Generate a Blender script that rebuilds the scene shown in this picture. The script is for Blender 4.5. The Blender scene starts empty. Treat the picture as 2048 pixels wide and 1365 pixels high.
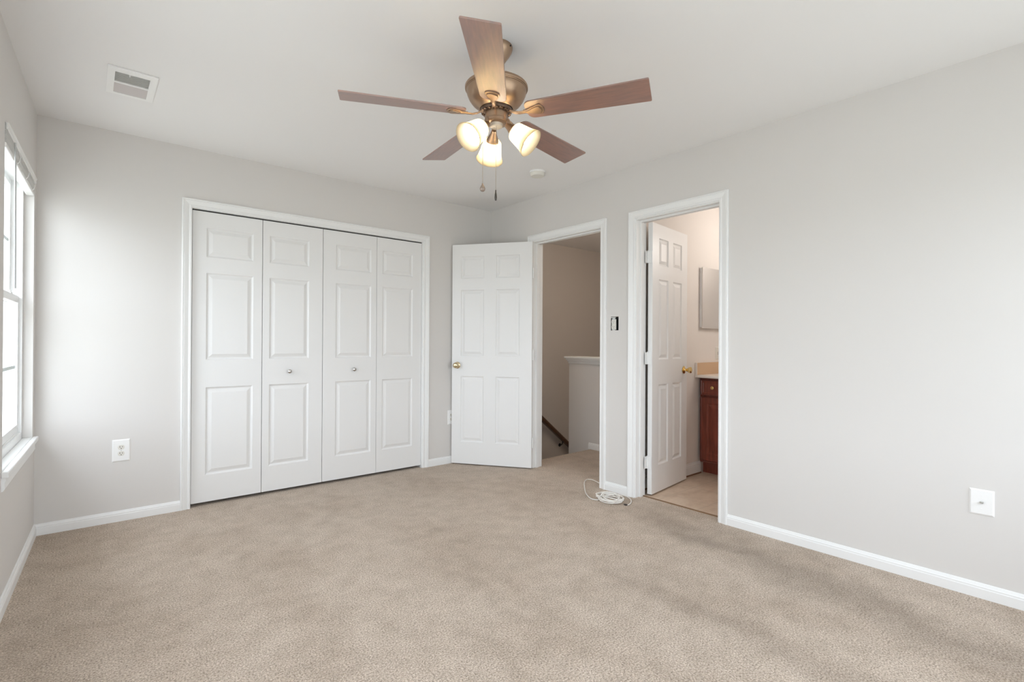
import bpy, bmesh, math, random
from mathutils import Vector, Matrix
random.seed(7)
S = bpy.context.scene
COL = S.collection
PI = math.pi
H = 2.44                       # ceiling height
XR, YB = 3.0804, 4.0173        # right wall face, back wall face
XL0, DL = -0.2345, 0.0350      # left wall meets the back wall here, and leans a little in plan
YREAR = -0.62
XH = XR + 0.115                # far face of the right wall

# ------------------------------------------------------------------ camera
F_PX, CZ = 1013.12, 1.1341
yaw, pitch, roll = 0.6969, 0.0029, 0.0055
fw = Vector((math.sin(yaw) * math.cos(pitch), math.cos(yaw) * math.cos(pitch), math.sin(pitch)))
rt0 = Vector((math.cos(yaw), -math.sin(yaw), 0)); up0 = rt0.cross(fw)
rt = math.cos(roll) * rt0 + math.sin(roll) * up0
up = -math.sin(roll) * rt0 + math.cos(roll) * up0
cam = bpy.data.cameras.new('camera'); camo = bpy.data.objects.new('camera', cam); COL.objects.link(camo)
cam.sensor_width = 36.0; cam.sensor_fit = 'HORIZONTAL'; cam.lens = F_PX * 36.0 / 2048.0
cam.clip_start = 0.02
M = Matrix((rt, up, -fw)).transposed().to_4x4(); M.translation = Vector((0, 0, CZ)); camo.matrix_world = M
S.camera = camo

# ------------------------------------------------------------------ view, world, daylight
S.view_settings.view_transform = 'Standard'; S.view_settings.look = 'None'
S.view_settings.gamma = 1.0; S.view_settings.use_curve_mapping = False
S.view_settings.exposure = 0.77
S.cycles.use_denoising = True
S.cycles.max_bounces = 14; S.cycles.diffuse_bounces = 10; S.cycles.glossy_bounces = 4
S.cycles.transmission_bounces = 8; S.cycles.transparent_max_bounces = 12
S.cycles.sample_clamp_indirect = 8.0
S.cycles.caustics_reflective = False; S.cycles.caustics_refractive = False

W = bpy.data.worlds.new('overcast_sky'); S.world = W; W.use_nodes = True
wn, wl = W.node_tree.nodes, W.node_tree.links
wn.clear()
wo = wn.new('ShaderNodeOutputWorld'); wb = wn.new('ShaderNodeBackground')
wt = wn.new('ShaderNodeTexCoord'); ws = wn.new('ShaderNodeSeparateXYZ'); wr = wn.new('ShaderNodeValToRGB')
wm = wn.new('ShaderNodeMapRange'); wm.inputs[1].default_value = -1; wm.inputs[2].default_value = 1
wl.new(wt.outputs['Generated'], ws.inputs[0]); wl.new(ws.outputs[2], wm.inputs[0]); wl.new(wm.outputs[0], wr.inputs[0])
cr = wr.color_ramp
cr.elements[0].position = 0.0; cr.elements[0].color = (0.42, 0.42, 0.40, 1)
cr.elements[1].position = 1.0; cr.elements[1].color = (0.96, 1.0, 1.11, 1)
e = cr.elements.new(0.49); e.color = (0.49, 0.51, 0.52, 1)
e = cr.elements.new(0.53); e.color = (0.885, 0.93, 1.01, 1)
wl.new(wr.outputs[0], wb.inputs[0]); wb.inputs[1].default_value = 4.75
wl.new(wb.outputs[0], wo.inputs[0])


def LW(s, n, z):
    """point on the left wall: s metres along it from the back corner (negative = towards the camera), n into the room"""
    return Vector((XL0 + s * math.sin(DL) + n * math.cos(DL), YB + s * math.cos(DL) - n * math.sin(DL), z))


def s_of(y):
    return (y - YB) / math.cos(DL)


WIN_Z0, WIN_Z1 = 0.575, 2.045
WINS = [(s_of(2.975), s_of(3.93)), (s_of(1.35), s_of(2.33)), (s_of(0.05), s_of(1.03))]  # only the first is in view; the other two are added to even the light


RWALL = lambda u, n, z: Vector((u, YREAR + n, z))
ADDED_RWINS = [(-.12, .82), (.98, 1.92), (2.06, 3.00)]  # unseen windows added behind the camera to brighten the room from the front


def portal(name, mat, sx, sy):
    L = bpy.data.lights.new(name, 'AREA'); L.shape = 'RECTANGLE'; L.size = sx; L.size_y = sy
    L.cycles.is_portal = True
    o = bpy.data.objects.new(name, L); COL.objects.link(o); o.matrix_world = mat


for (s0, s1) in WINS:
    c = LW((s0 + s1) / 2, -0.20, (WIN_Z0 + WIN_Z1) / 2)
    nx = Vector((math.cos(DL), -math.sin(DL), 0)); sy = Vector((math.sin(DL), math.cos(DL), 0))
    m = Matrix((sy, Vector((0, 0, 1)).cross(sy) * 0 + Vector((0, 0, 1)), sy.cross(Vector((0, 0, 1))))).transposed().to_4x4()
    # light shines along local -Z: make local Z point out of the room
    zax = -nx; xax = sy; yax = zax.cross(xax)
    m = Matrix((xax, yax, zax)).transposed().to_4x4(); m.translation = c
    portal('window_daylight', m, abs(s1 - s0), WIN_Z1 - WIN_Z0)


for (a_, b_) in ADDED_RWINS:
    m = Matrix(((1, 0, 0, (a_ + b_) / 2), (0, 0, -1, YREAR - .20), (0, 1, 0, (WIN_Z0 + WIN_Z1) / 2), (0, 0, 0, 1)))
    m = Matrix.Translation(m.translation) @ Matrix.Rotation(PI / 2, 4, 'X')
    portal('window_daylight', m, b_ - a_, WIN_Z1 - WIN_Z0)


def lamp(name, loc, power, color, radius):
    L = bpy.data.lights.new(name, 'POINT'); L.energy = power; L.color = color; L.shadow_soft_size = radius
    o = bpy.data.objects.new(name, L); COL.objects.link(o); o.location = loc
    return o


lamp('bathroom_lamp', (4.43, 1.62, 2.05), 5.8, (1.0, 0.95, 0.90), 0.07)
lamp('hallway_fill', (5.0, 3.05, 2.15), 5.0, (1.0, 0.78, 0.60), 0.08)  # unseen warm light added for the stairwell wall, no fixture built
lamp('landing_fill', (3.40, 3.43, 2.27), 5.2, (1.0, 0.88, 0.76), 0.08)  # fill light added to brighten the half wall and landing, no fixture

# ------------------------------------------------------------------ materials
def mat(name, color, rough=0.6, metal=0.0, spec=0.5, coat=0.0):
    m = bpy.data.materials.new(name); m.use_nodes = True
    b = m.node_tree.nodes['Principled BSDF']
    b.inputs['Base Color'].default_value = (*color, 1); b.inputs['Roughness'].default_value = rough
    b.inputs['Metallic'].default_value = metal; b.inputs['Specular IOR Level'].default_value = spec
    b.inputs['Coat Weight'].default_value = coat
    return m


def N(m, t, **kw):
    n = m.node_tree.nodes.new(t)
    for k, v in kw.items():
        setattr(n, k, v)
    return n


def lk(m, a, b):
    m.node_tree.links.new(a, b)


def bsdf(m):
    return m.node_tree.nodes['Principled BSDF']


def coords(m, scale=(1, 1, 1), rot=(0, 0, 0), gen='Object'):
    t = N(m, 'ShaderNodeTexCoord'); mp = N(m, 'ShaderNodeMapping')
    mp.inputs['Scale'].default_value = scale; mp.inputs['Rotation'].default_value = rot
    lk(m, t.outputs[gen], mp.inputs[0]); return mp.outputs[0]


def noise(m, vec, scale, detail=2, rough=0.5):
    n = N(m, 'ShaderNodeTexNoise'); n.inputs['Scale'].default_value = scale
    n.inputs['Detail'].default_value = detail; n.inputs['Roughness'].default_value = rough
    lk(m, vec, n.inputs['Vector']); return n


def ramp(m, fac, stops):
    r = N(m, 'ShaderNodeValToRGB'); cr = r.color_ramp
    while len(cr.elements) < len(stops):
        cr.elements.new(0.5)
    for e, (p, c) in zip(cr.elements, stops):
        e.position = p; e.color = (*c, 1)
    lk(m, fac, r.inputs[0]); return r.outputs[0]


def bump(m, h, strength, dist):
    b = N(m, 'ShaderNodeBump'); b.inputs['Strength'].default_value = strength; b.inputs['Distance'].default_value = dist
    lk(m, h, b.inputs['Height']); lk(m, b.outputs[0], bsdf(m).inputs['Normal'])


def paint(name, color, rough=0.75, tex=0.05):
    m = mat(name, color, rough, spec=0.25)
    n = noise(m, coords(m), 180, 3)
    bump(m, n.outputs[0], tex, 0.002)
    return m


M_WALL = paint('pale_grey_wall_paint', (0.682, 0.663, 0.642))
M_CEIL = paint('white_ceiling_paint', (0.83, 0.825, 0.82), 0.9)
M_HALL = paint('hall_taupe_paint', (0.60, 0.57, 0.54))
M_BATH = paint('bathroom_cream_paint', (0.78, 0.735, 0.695))
M_TRIM = mat('white_trim_paint', (0.83, 0.835, 0.83), 0.38)
M_DARK = mat('dark_void', (0.02, 0.02, 0.02), 0.9)
M_PLAST = mat('white_plastic', (0.86, 0.86, 0.85), 0.32)
M_IVORY = mat('ivory_plastic', (0.74, 0.72, 0.66), 0.35)
M_BLACK = mat('black_slot', (0.015, 0.015, 0.015), 0.6)
M_STEEL = mat('brushed_steel', (0.60, 0.60, 0.58), 0.28, 1.0)
M_NICKEL = mat('nickel', (0.62, 0.61, 0.59), 0.18, 1.0)
M_BRASS = mat('polished_brass', (0.80, 0.58, 0.24), 0.16, 1.0)
M_BRASS2 = mat('antique_satin_brass', (0.66, 0.55, 0.36), 0.20, 1.0)
M_VINYL = mat('white_vinyl', (0.86, 0.87, 0.87), 0.3)
M_CHAIN = mat('chain_metal', (0.42, 0.36, 0.29), 0.35, 1.0)
M_CABLE = mat('white_cable_jacket', (0.84, 0.82, 0.78), 0.42)
M_SIDING = mat('pale_siding', (0.80, 0.81, 0.81), 0.7)

# door paint with a soft embossed wood grain
M_DOOR = mat('white_door_paint', (0.80, 0.80, 0.795), 0.36)
_v = coords(M_DOOR, (60, 60, 3.5)); _n = noise(M_DOOR, _v, 1.6, 4, 0.6); bump(M_DOOR, _n.outputs[0], 0.10, 0.002)

# carpet: cut pile, colour speckle by tuft and broad nap patches
BAND1, BAND2 = (2.49, -0.165), (2.0, 0.0)
M_CARPET = mat('beige_cut_pile_carpet', (0.5, 0.43, 0.36), 1.0, spec=0.05)
v = coords(M_CARPET)
fine = noise(M_CARPET, v, 150, 4, 0.78)
tuft = N(M_CARPET, 'ShaderNodeTexVoronoi'); tuft.inputs['Scale'].default_value = 165; lk(M_CARPET, v, tuft.inputs['Vector'])
c1 = ramp(M_CARPET, fine.outputs[0], [(0.33, (0.145, 0.108, 0.079)), (0.44, (0.41, 0.330, 0.260)), (0.53, (0.585, 0.486, 0.395)), (0.67, (0.83, 0.73, 0.625))])
def mult(a, b):
    m_ = N(M_CARPET, 'ShaderNodeMixRGB', blend_type='MULTIPLY'); m_.inputs[0].default_value = 1
    lk(M_CARPET, a, m_.inputs[1]); lk(M_CARPET, b, m_.inputs[2]); return m_.outputs[0]
def math_(op, a, b):
    m_ = N(M_CARPET, 'ShaderNodeMath', operation=op)
    for k_, q_ in enumerate((a, b)):
        if isinstance(q_, (int, float)): m_.inputs[k_].default_value = q_
        else: lk(M_CARPET, q_, m_.inputs[k_])
    return m_.outputs[0]
nap1 = noise(M_CARPET, coords(M_CARPET, (1.0, 0.6, 1), (0, 0, 0.25)), 2.1, 4, 0.55)
nap2 = noise(M_CARPET, coords(M_CARPET, (1, 1, 1)), 9.0, 4, 0.65)
r1 = ramp(M_CARPET, nap1.outputs[0], [(0.36, (0.88, 0.86, 0.84)), (0.54, (1.0, 1.0, 1.0)), (1.0, (1.04, 1.04, 1.04))])
r2 = ramp(M_CARPET, nap2.outputs[0], [(0.32, (0.855, 0.845, 0.825)), (0.60, (1.03, 1.03, 1.03)), (1.0, (1.06, 1.06, 1.06))])
# brushed nap bands left by the vacuum cleaner, running the length of the room
sp = N(M_CARPET, 'ShaderNodeSeparateXYZ'); lk(M_CARPET, v, sp.inputs[0])
wob = noise(M_CARPET, v, 1.7, 3, 0.6)
xw = math_('ADD', sp.outputs[0], math_('MULTIPLY', math_('SUBTRACT', wob.outputs[0], 0.5), 0.55))
def band(x0, wid, y0, y1, slope):
    d_ = math_('ABSOLUTE', math_('SUBTRACT', math_('ADD', xw, math_('MULTIPLY', sp.outputs[1], slope)), x0), 0)
    a_ = N(M_CARPET, 'ShaderNodeMapRange', interpolation_type='SMOOTHSTEP'); lk(M_CARPET, d_, a_.inputs[0]); a_.inputs[1].default_value = 0; a_.inputs[2].default_value = wid; a_.inputs[3].default_value = 1; a_.inputs[4].default_value = 0
    b_ = N(M_CARPET, 'ShaderNodeMapRange', interpolation_type='SMOOTHSTEP'); lk(M_CARPET, sp.outputs[1], b_.inputs[0]); b_.inputs[1].default_value = y0; b_.inputs[2].default_value = y1; b_.inputs[3].default_value = 1; b_.inputs[4].default_value = 0
    return math_('MULTIPLY', a_.outputs[0], b_.outputs[0])
bsum = math_('ADD', band(BAND1[0], .22, 1.5, 2.6, BAND1[1]), math_('MULTIPLY', band(BAND2[0], .14, 1.2, 2.2, BAND2[1]), .6))
r3 = ramp(M_CARPET, bsum, [(0.0, (1, 1, 1)), (1.0, (0.73, 0.715, 0.70))])
lk(M_CARPET, mult(mult(mult(c1, r1), r2), r3), bsdf(M_CARPET).inputs['Base Color'])
bsdf(M_CARPET).inputs['Sheen Weight'].default_value = 0.15
bump(M_CARPET, math_('SUBTRACT', fine.outputs[0], tuft.outputs[0]), 0.6, 0.006)

# tan bathroom tile
M_TILE = mat('tan_stone_tile', (0.6, 0.46, 0.34), 0.32)
v = coords(M_TILE, (1, 1, 1))
bk = N(M_TILE, 'ShaderNodeTexBrick'); bk.offset = 0.0; bk.squash = 1.0
bk.inputs['Scale'].default_value = 1.0; bk.inputs['Mortar Size'].default_value = 0.003
bk.inputs['Brick Width'].default_value = 0.305; bk.inputs['Row Height'].default_value = 0.305
lk(M_TILE, v, bk.inputs['Vector'])
cl = noise(M_TILE, coords(M_TILE, (1, 1.6, 1), (0, 0, 0.6)), 6.5, 5, 0.6)
cc = ramp(M_TILE, cl.outputs[0], [(0.3, (0.50, 0.37, 0.27)), (0.5, (0.62, 0.49, 0.375)), (0.72, (0.70, 0.58, 0.46))])
mx = N(M_TILE, 'ShaderNodeMixRGB'); mx.inputs[2].default_value = (0.50, 0.40, 0.31, 1)
lk(M_TILE, bk.outputs['Fac'], mx.inputs[0]); lk(M_TILE, cc, mx.inputs[1]); lk(M_TILE, mx.outputs[0], bsdf(M_TILE).inputs['Base Color'])


def wood(name, a, b, scale, rough, coat, axis_scale, coat_ior=1.5):
    m = mat(name, a, rough, coat=coat)
    m.node_tree.nodes['Principled BSDF'].inputs['Coat Roughness'].default_value = 0.38 if coat > .9 else 0.25; m.node_tree.nodes['Principled BSDF'].inputs['Coat IOR'].default_value = coat_ior
    n = noise(m, coords(m, axis_scale), scale, 5, 0.62)
    if coat > .9: bsdf(m).inputs['Specular IOR Level'].default_value = 1.0
    col = ramp(m, n.outputs[0], [(0.28, a), (0.5, tuple((x + y) / 2 for x, y in zip(a, b))), (0.72, b)])
    lk(m, col, bsdf(m).inputs['Base Color'])
    return m


M_CHERRY = wood('cherry_cabinet_wood', (0.115, 0.022, 0.012), (0.25, 0.056, 0.030), 3.0, 0.32, 0.3, (14, 14, 1.6))
M_BLADE = wood('walnut_fan_blade', (0.105, 0.030, 0.015), (0.27, 0.092, 0.046), 2.6, 0.50, 1.0, (3.2, 32, 20), 2.5)
M_RAIL = wood('dark_oak_handrail', (0.05, 0.022, 0.010), (0.12, 0.052, 0.022), 3.0, 0.3, 0.3, (3, 22, 22))
M_BRONZE = mat('brushed_bronze', (0.40, 0.278, 0.190), 0.36, 0.9)
M_COUNTER = mat('tan_cultured_marble', (0.62, 0.42, 0.26), 0.22)
M_CTRIM = mat('pale_counter_edge', (0.80, 0.74, 0.68), 0.3)
M_MIRROR = mat('mirror', (0.9, 0.9, 0.9), 0.03, 1.0)

M_GLASS = bpy.data.materials.new('window_glass'); M_GLASS.use_nodes = True
g = M_GLASS.node_tree; g.nodes.clear()
go = g.nodes.new('ShaderNodeOutputMaterial'); gm = g.nodes.new('ShaderNodeMixShader'); gt = g.nodes.new('ShaderNodeBsdfTransparent')
gg = g.nodes.new('ShaderNodeBsdfGlossy'); gg.inputs['Roughness'].default_value = 0.02; gm.inputs[0].default_value = 0.06
gt.inputs[0].default_value = (0.95, 0.97, 0.97, 1)
g.links.new(gt.outputs[0], gm.inputs[1]); g.links.new(gg.outputs[0], gm.inputs[2]); g.links.new(gm.outputs[0], go.inputs[0])

M_SHADE = bpy.data.materials.new('cream_frosted_glass'); M_SHADE.use_nodes = True
g = M_SHADE.node_tree; g.nodes.clear()
go = g.nodes.new('ShaderNodeOutputMaterial'); gm = g.nodes.new('ShaderNodeMixShader'); gm.inputs[0].default_value = 0.62
gd = g.nodes.new('ShaderNodeBsdfDiffuse'); gd.inputs[0].default_value = (0.235, 0.215, 0.17, 1)
gt = g.nodes.new('ShaderNodeBsdfTranslucent'); gt.inputs[0].default_value = (0.66, 0.60, 0.47, 1)
g.links.new(gd.outputs[0], gm.inputs[1]); g.links.new(gt.outputs[0], gm.inputs[2]); g.links.new(gm.outputs[0], go.inputs[0])

M_BULB = bpy.data.materials.new('lit_bulb'); M_BULB.use_nodes = True
g = M_BULB.node_tree; g.nodes.clear()
go = g.nodes.new('ShaderNodeOutputMaterial'); ge = g.nodes.new('ShaderNodeEmission')
ge.inputs[0].default_value = (1.0, 0.89, 0.73, 1); ge.inputs[1].default_value = 46
g.links.new(ge.outputs[0], go.inputs[0])

# ------------------------------------------------------------------ mesh helpers
class MB:
    def __init__(self):
        self.v, self.f = [], []

    def quad(self, *p):
        i = len(self.v); self.v += [Vector(q) for q in p]; self.f.append(tuple(range(i, i + len(p)))); return self

    def box(self, a, b):
        x0, y0, z0 = [min(p, q) for p, q in zip(a, b)]; x1, y1, z1 = [max(p, q) for p, q in zip(a, b)]
        i = len(self.v)
        self.v += [Vector(p) for p in ((x0, y0, z0), (x1, y0, z0), (x1, y1, z0), (x0, y1, z0), (x0, y0, z1), (x1, y0, z1), (x1, y1, z1), (x0, y1, z1))]
        self.f += [tuple(i + k for k in q) for q in ((0, 3, 2, 1), (4, 5, 6, 7), (0, 1, 5, 4), (1, 2, 6, 5), (2, 3, 7, 6), (3, 0, 4, 7))]
        return self

    def lathe(self, prof, n=40, origin=(0, 0, 0), axis=(0, 0, 1), cap=True):
        """prof: (radius, height along axis)"""
        ax = Vector(axis).normalized(); q = Vector((0, 0, 1)).rotation_difference(ax); o = Vector(origin)
        base = len(self.v)
        for (r, h) in prof:
            for k in range(n):
                t = 2 * PI * k / n
                self.v.append(o + q @ Vector((r * math.cos(t), r * math.sin(t), h)))
        for j in range(len(prof) - 1):
            for k in range(n):
                a = base + j * n + k; b = base + j * n + (k + 1) % n
                self.f.append((a, b, b + n, a + n))
        if cap:
            if prof[0][0] > 1e-5: self.f.append(tuple(base + k for k in reversed(range(n))))
            if prof[-1][0] > 1e-5: self.f.append(tuple(base + (len(prof) - 1) * n + k for k in range(n)))
        return self

    def tube(self, pts, r, n=10):
        pts = [Vector(p) for p in pts]; base = len(self.v); prev = None
        for i, p in enumerate(pts):
            d = (pts[min(i + 1, len(pts) - 1)] - pts[max(i - 1, 0)]).normalized()
            if prev is None:
                u = d.orthogonal().normalized()
            else:
                u = (prev - d * prev.dot(d)); u = u.normalized() if u.length > 1e-6 else d.orthogonal().normalized()
            prev = u; w = d.cross(u)
            rr = r[i] if isinstance(r, (list, tuple)) else r
            for k in range(n):
                t = 2 * PI * k / n; self.v.append(p + rr * (math.cos(t) * u + math.sin(t) * w))
        for i in range(len(pts) - 1):
            for k in range(n):
                a = base + i * n + k; b = base + i * n + (k + 1) % n; self.f.append((a, b, b + n, a + n))
        self.f.append(tuple(base + k for k in reversed(range(n)))); self.f.append(tuple(base + (len(pts) - 1) * n + k for k in range(n)))
        return self

    def prism(self, poly, a, b):
        """poly: 3-D points of one end cap, swept by the vector from a to b"""
        d = Vector(b) - Vector(a); n = len(poly); i = len(self.v)
        self.v += [Vector(q) + Vector(a) for q in poly] + [Vector(q) + Vector(a) + d for q in poly]
        self.f.append(tuple(i + k for k in reversed(range(n)))); self.f.append(tuple(i + n + k for k in range(n)))
        for k in range(n):
            k2 = (k + 1) % n; self.f.append((i + k, i + k2, i + n + k2, i + n + k))
        return self

    def xf(self, fn):
        self.v = [Vector(fn(p)) for p in self.v]; return self

    def build(self, name, material, parent=None, smooth=None, bevel=0, seg=2, mw=None):
        me = bpy.data.meshes.new(name); me.from_pydata([tuple(p) for p in self.v], [], self.f)
        bm = bmesh.new(); bm.from_mesh(me); bmesh.ops.remove_doubles(bm, verts=bm.verts, dist=1e-6)
        bmesh.ops.recalc_face_normals(bm, faces=bm.faces); bm.to_mesh(me); bm.free()
        me.materials.append(material)
        if smooth:
            for q in me.polygons: q.use_smooth = True
            me.set_sharp_from_angle(angle=math.radians(smooth))
        o = bpy.data.objects.new(name, me); COL.objects.link(o)
        if mw is not None: o.matrix_world = mw
        if parent is not None: o.parent = parent
        if bevel:
            b = o.modifiers.new('bevel', 'BEVEL'); b.width = bevel; b.segments = seg; b.limit_method = 'ANGLE'
        return o


def tag(o, label=None, cat=None, group=None, kind=None):
    if label: o['label'] = label
    if cat: o['category'] = cat
    if group: o['group'] = group
    if kind: o['kind'] = kind
    return o


def empty(name, loc=(0, 0, 0), rotz=0.0, mw=None):
    o = bpy.data.objects.new(name, None); COL.objects.link(o); o.empty_display_size = 0.05
    o.location = loc; o.rotation_euler = (0, 0, rotz)
    if mw is not None: o.matrix_world = mw
    return o


def grid_wall(us, vs, holes, t, place):
    """wall slab with rectangular holes; place(u, v, d) maps to 3-D, d = 0..t"""
    us = sorted(set(us)); vs = sorted(set(vs))
    mb = MB()
    def solid(i, j):
        if i < 0 or j < 0 or i >= len(us) - 1 or j >= len(vs) - 1: return False
        cu, cv = (us[i] + us[i + 1]) / 2, (vs[j] + vs[j + 1]) / 2
        return not any(a < cu < b and c < cv < d for a, b, c, d in holes)
    for i in range(len(us) - 1):
        for j in range(len(vs) - 1):
            if not solid(i, j): continue
            u0, u1, v0, v1 = us[i], us[i + 1], vs[j], vs[j + 1]
            for d in (0, t): mb.quad(place(u0, v0, d), place(u1, v0, d), place(u1, v1, d), place(u0, v1, d))
            if not solid(i - 1, j): mb.quad(place(u0, v0, 0), place(u0, v1, 0), place(u0, v1, t), place(u0, v0, t))
            if not solid(i + 1, j): mb.quad(place(u1, v0, 0), place(u1, v1, 0), place(u1, v1, t), place(u1, v0, t))
            if not solid(i, j - 1): mb.quad(place(u0, v0, 0), place(u1, v0, 0), place(u1, v0, t), place(u0, v0, t))
            if not solid(i, j + 1): mb.quad(place(u0, v1, 0), place(u1, v1, 0), place(u1, v1, t), place(u0, v1, t))
    return mb


CASING = [(0, 0), (0, .009), (.004, .011), (.011, .011), (.014, .008), (.019, .0085), (.030, .012), (.043, .0155), (.046, .0135), (.049, .017), (.054, .017), (.057, .014), (.057, 0)]


def casing(u0, u1, top, place, w=1.0, bottom=0.0):
    """door casing round an opening u0..u1, up to top; place(u, v, d), d out of the wall"""
    mb = MB()
    rows = []
    for (o, d) in CASING:
        o *= w
        rows.append([place(u0 - o, bottom, d), place(u0 - o, top + o, d), place(u1 + o, top + o, d), place(u1 + o, bottom, d)])
    n = len(rows)
    for i in range(n):
        a, b = rows[i], rows[(i + 1) % n]
        for k in range(3): mb.quad(a[k], a[k + 1], b[k + 1], b[k])
    mb.quad(*[r[0] for r in rows]); mb.quad(*[r[3] for r in reversed(rows)])
    return mb


BASEP = [(0, 0), (.013, 0), (.013, .042), (.011, .046), (.0115, .051), (.008, .056), (.0055, .064), (0, .066)]


def baseboard(p0, p1, nrm):
    """p0, p1 along the wall foot, nrm into the room"""
    nrm = Vector(nrm).normalized(); p0, p1 = Vector(p0), Vector(p1)
    return MB().prism([nrm * d + Vector((0, 0, z)) for d, z in BASEP], p0, p1)


def panel_door(mb, w, h, t, xs, zs, faces=(0, 1)):
    """moulded door leaf in local x 0..w, y 0..t, z 0..h; panels between xs pairs and zs pairs on both faces"""
    gx = [0] + [c for p in xs for c in p] + [w]; gz = [0] + [c for p in zs for c in p] + [h]
    def isp(a, b): return any(abs(a[0] - p[0]) < 1e-6 for p in xs) and any(abs(b[0] - p[0]) < 1e-6 for p in zs)
    rings = [(0, 0), (.0055, .0065), (.011, .0092), (.015, .0092), (.035, .0022), (.038, .0012)]
    for side in (0, 1):
        def P(x, z, d): return Vector((x, d if side == 0 else t - d, z))
        for i in range(len(gx) - 1):
            for j in range(len(gz) - 1):
                a, b = (gx[i], gx[i + 1]), (gz[j], gz[j + 1])
                if isp(a, b) and side in faces:
                    prev = None
                    for (o, d) in rings:
                        ring = [P(a[0] + o, b[0] + o, d), P(a[1] - o, b[0] + o, d), P(a[1] - o, b[1] - o, d), P(a[0] + o, b[1] - o, d)]
                        if prev:
                            for k in range(4): mb.quad(prev[k], prev[(k + 1) % 4], ring[(k + 1) % 4], ring[k])
                        prev = ring
                    mb.quad(*prev)
                else:
                    mb.quad(P(a[0], b[0], 0), P(a[1], b[0], 0), P(a[1], b[1], 0), P(a[0], b[1], 0))
    mb.quad((0, 0, 0), (0, t, 0), (0, t, h), (0, 0, h)); mb.quad((w, 0, 0), (w, t, 0), (w, t, h), (w, 0, h))
    for z in (0, h): mb.quad((0, 0, z), (w, 0, z), (w, t, z), (0, t, z))
    return mb


# ------------------------------------------------------------------ the shell
HALL_Y0, HALL_Y1, HEAD = 2.605, 3.385, 2.038        # hall opening (between jambs)
BATH_Y0, BATH_Y1 = 1.630, 2.262                     # bathroom opening
CL_X0, CL_X1, CL_Z = 0.536, 2.310, 2.034            # closet opening
REC = (2.424, 2.497, 1.231, 1.336)                  # hole of the uncovered receptacle
JT = 0.018                                          # jamb board thickness

tag(MB().box((-0.75, YREAR - 0.1, -0.06), (XR + 0.085, YB + 0.75, 0)).box((XR + 0.085, 2.40, -0.06), (4.24, 3.575, 0)).build('floor', M_CARPET),
    'beige cut-pile carpet covering the bedroom floor and hall landing', 'carpet', kind='structure')
tag(MB().box((XR + 0.085, 0.80, -0.06), (4.90, 2.36, 0.001)).build('floor_bathroom', M_TILE),
    'tan stone-look tile floor seen through the bathroom doorway', 'tile floor', kind='structure')
tag(MB().box((-0.9, YREAR - 0.2, H), (7.0, 5.1, H + 0.1)).build('ceiling', M_CEIL), 'plain white flat ceiling over the bedroom', 'ceiling', kind='structure')

holes = [(s0, s1, WIN_Z0, WIN_Z1) for s0, s1 in WINS]
smin, smax = s_of(YREAR - 0.1), s_of(YB + 0.115)
us = [smin, smax] + [x for hh in holes for x in hh[:2]]; vs = [-0.05, H + .02, WIN_Z0, WIN_Z1]
tag(grid_wall(us, vs, holes, 0.16, lambda u, v, d: LW(u, -d, v)).build('wall_left', M_WALL), 'pale grey window wall at the left edge', 'wall', kind='structure')

tag(grid_wall([-0.42, XR + 0.115, CL_X0 - JT, CL_X1 + JT], [-0.05, H + .02, CL_Z + JT], [(CL_X0 - JT, CL_X1 + JT, -1, CL_Z + JT)], 0.115,
              lambda u, v, d: (u, YB + d, v)).build('wall_back', M_WALL), 'pale grey wall holding the closet doors', 'wall', kind='structure')

rh = [(HALL_Y0 - JT, HALL_Y1 + JT, -1, HEAD + JT), (BATH_Y0 - JT, BATH_Y1 + JT, -1, HEAD + JT), REC]
us = [YREAR - 0.1, 4.95] + [x for hh in rh for x in hh[:2]]; vs = [-0.05, H + .02, HEAD + JT, REC[2], REC[3]]
tag(grid_wall(us, vs, rh, 0.115, lambda u, v, d: (XR + d, u, v)).build('wall_right', M_WALL), 'long pale grey wall with hall and bathroom doorways', 'wall', kind='structure')

rh = [(a_, b_, WIN_Z0, WIN_Z1) for a_, b_ in ADDED_RWINS]
tag(grid_wall([-.9, XR] + [q for r_ in rh for q in r_[:2]], [-0.05, H + .02, WIN_Z0, WIN_Z1], rh, .16, lambda u, v, d: RWALL(u, -d, v)).build('wall_rear', M_WALL), 'pale grey wall behind the camera', 'wall', kind='structure')
# closet interior
tag(MB().quad((-0.42, YB + .72, -.02), (XR + .1, YB + .72, -.02), (XR + .1, YB + .72, H), (-0.42, YB + .72, H))
    .quad((-0.3, YB + .11, -.02), (-0.3, YB + .72, -.02), (-0.3, YB + .72, H), (-0.3, YB + .11, H)).build('wall_closet', M_WALL), 'dim grey inner wall of the closet', 'wall', kind='structure')

# hall and stairwell shell
YST = 4.80
BW = 2.349
tag(MB().box((XH, YST, -2.6), (7.0, YST + 0.1, H + .02)).build('wall_stairwell', M_HALL), 'taupe stairwell wall seen through the open hall door', 'wall', kind='structure')
tag(MB().box((6.9, 2.4, -2.6), (7.0, YST, H + .02)).box((XH, BW + .005, -2.6), (XH + .02, YST, -.07)).box((4.24, BW + .005, -2.6), (6.9, BW + .10, -.04)).box((XH, BW + .005, -2.7), (7.0, YST + .1, -2.6)).build('wall_hall_end', M_HALL), 'far end wall of the stair hall', 'wall', kind='structure')
hw = empty('wall_half', (4.124, 3.93, 0))
MB().box((0, -1.48, -2.0), (0.115, 0, 0.905)).build('half_wall_body', M_WALL, hw)
capb = MB()
for (o, z0, z1) in ((0.008, .905, .925), (.018, .925, .942), (.028, .942, .962), (.042, .962, .982)):
    capb.box((-o, -1.48, z0), (.115 + o, o, z1))
capb.build('half_wall_cap', M_TRIM, hw, bevel=0.004)
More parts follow.
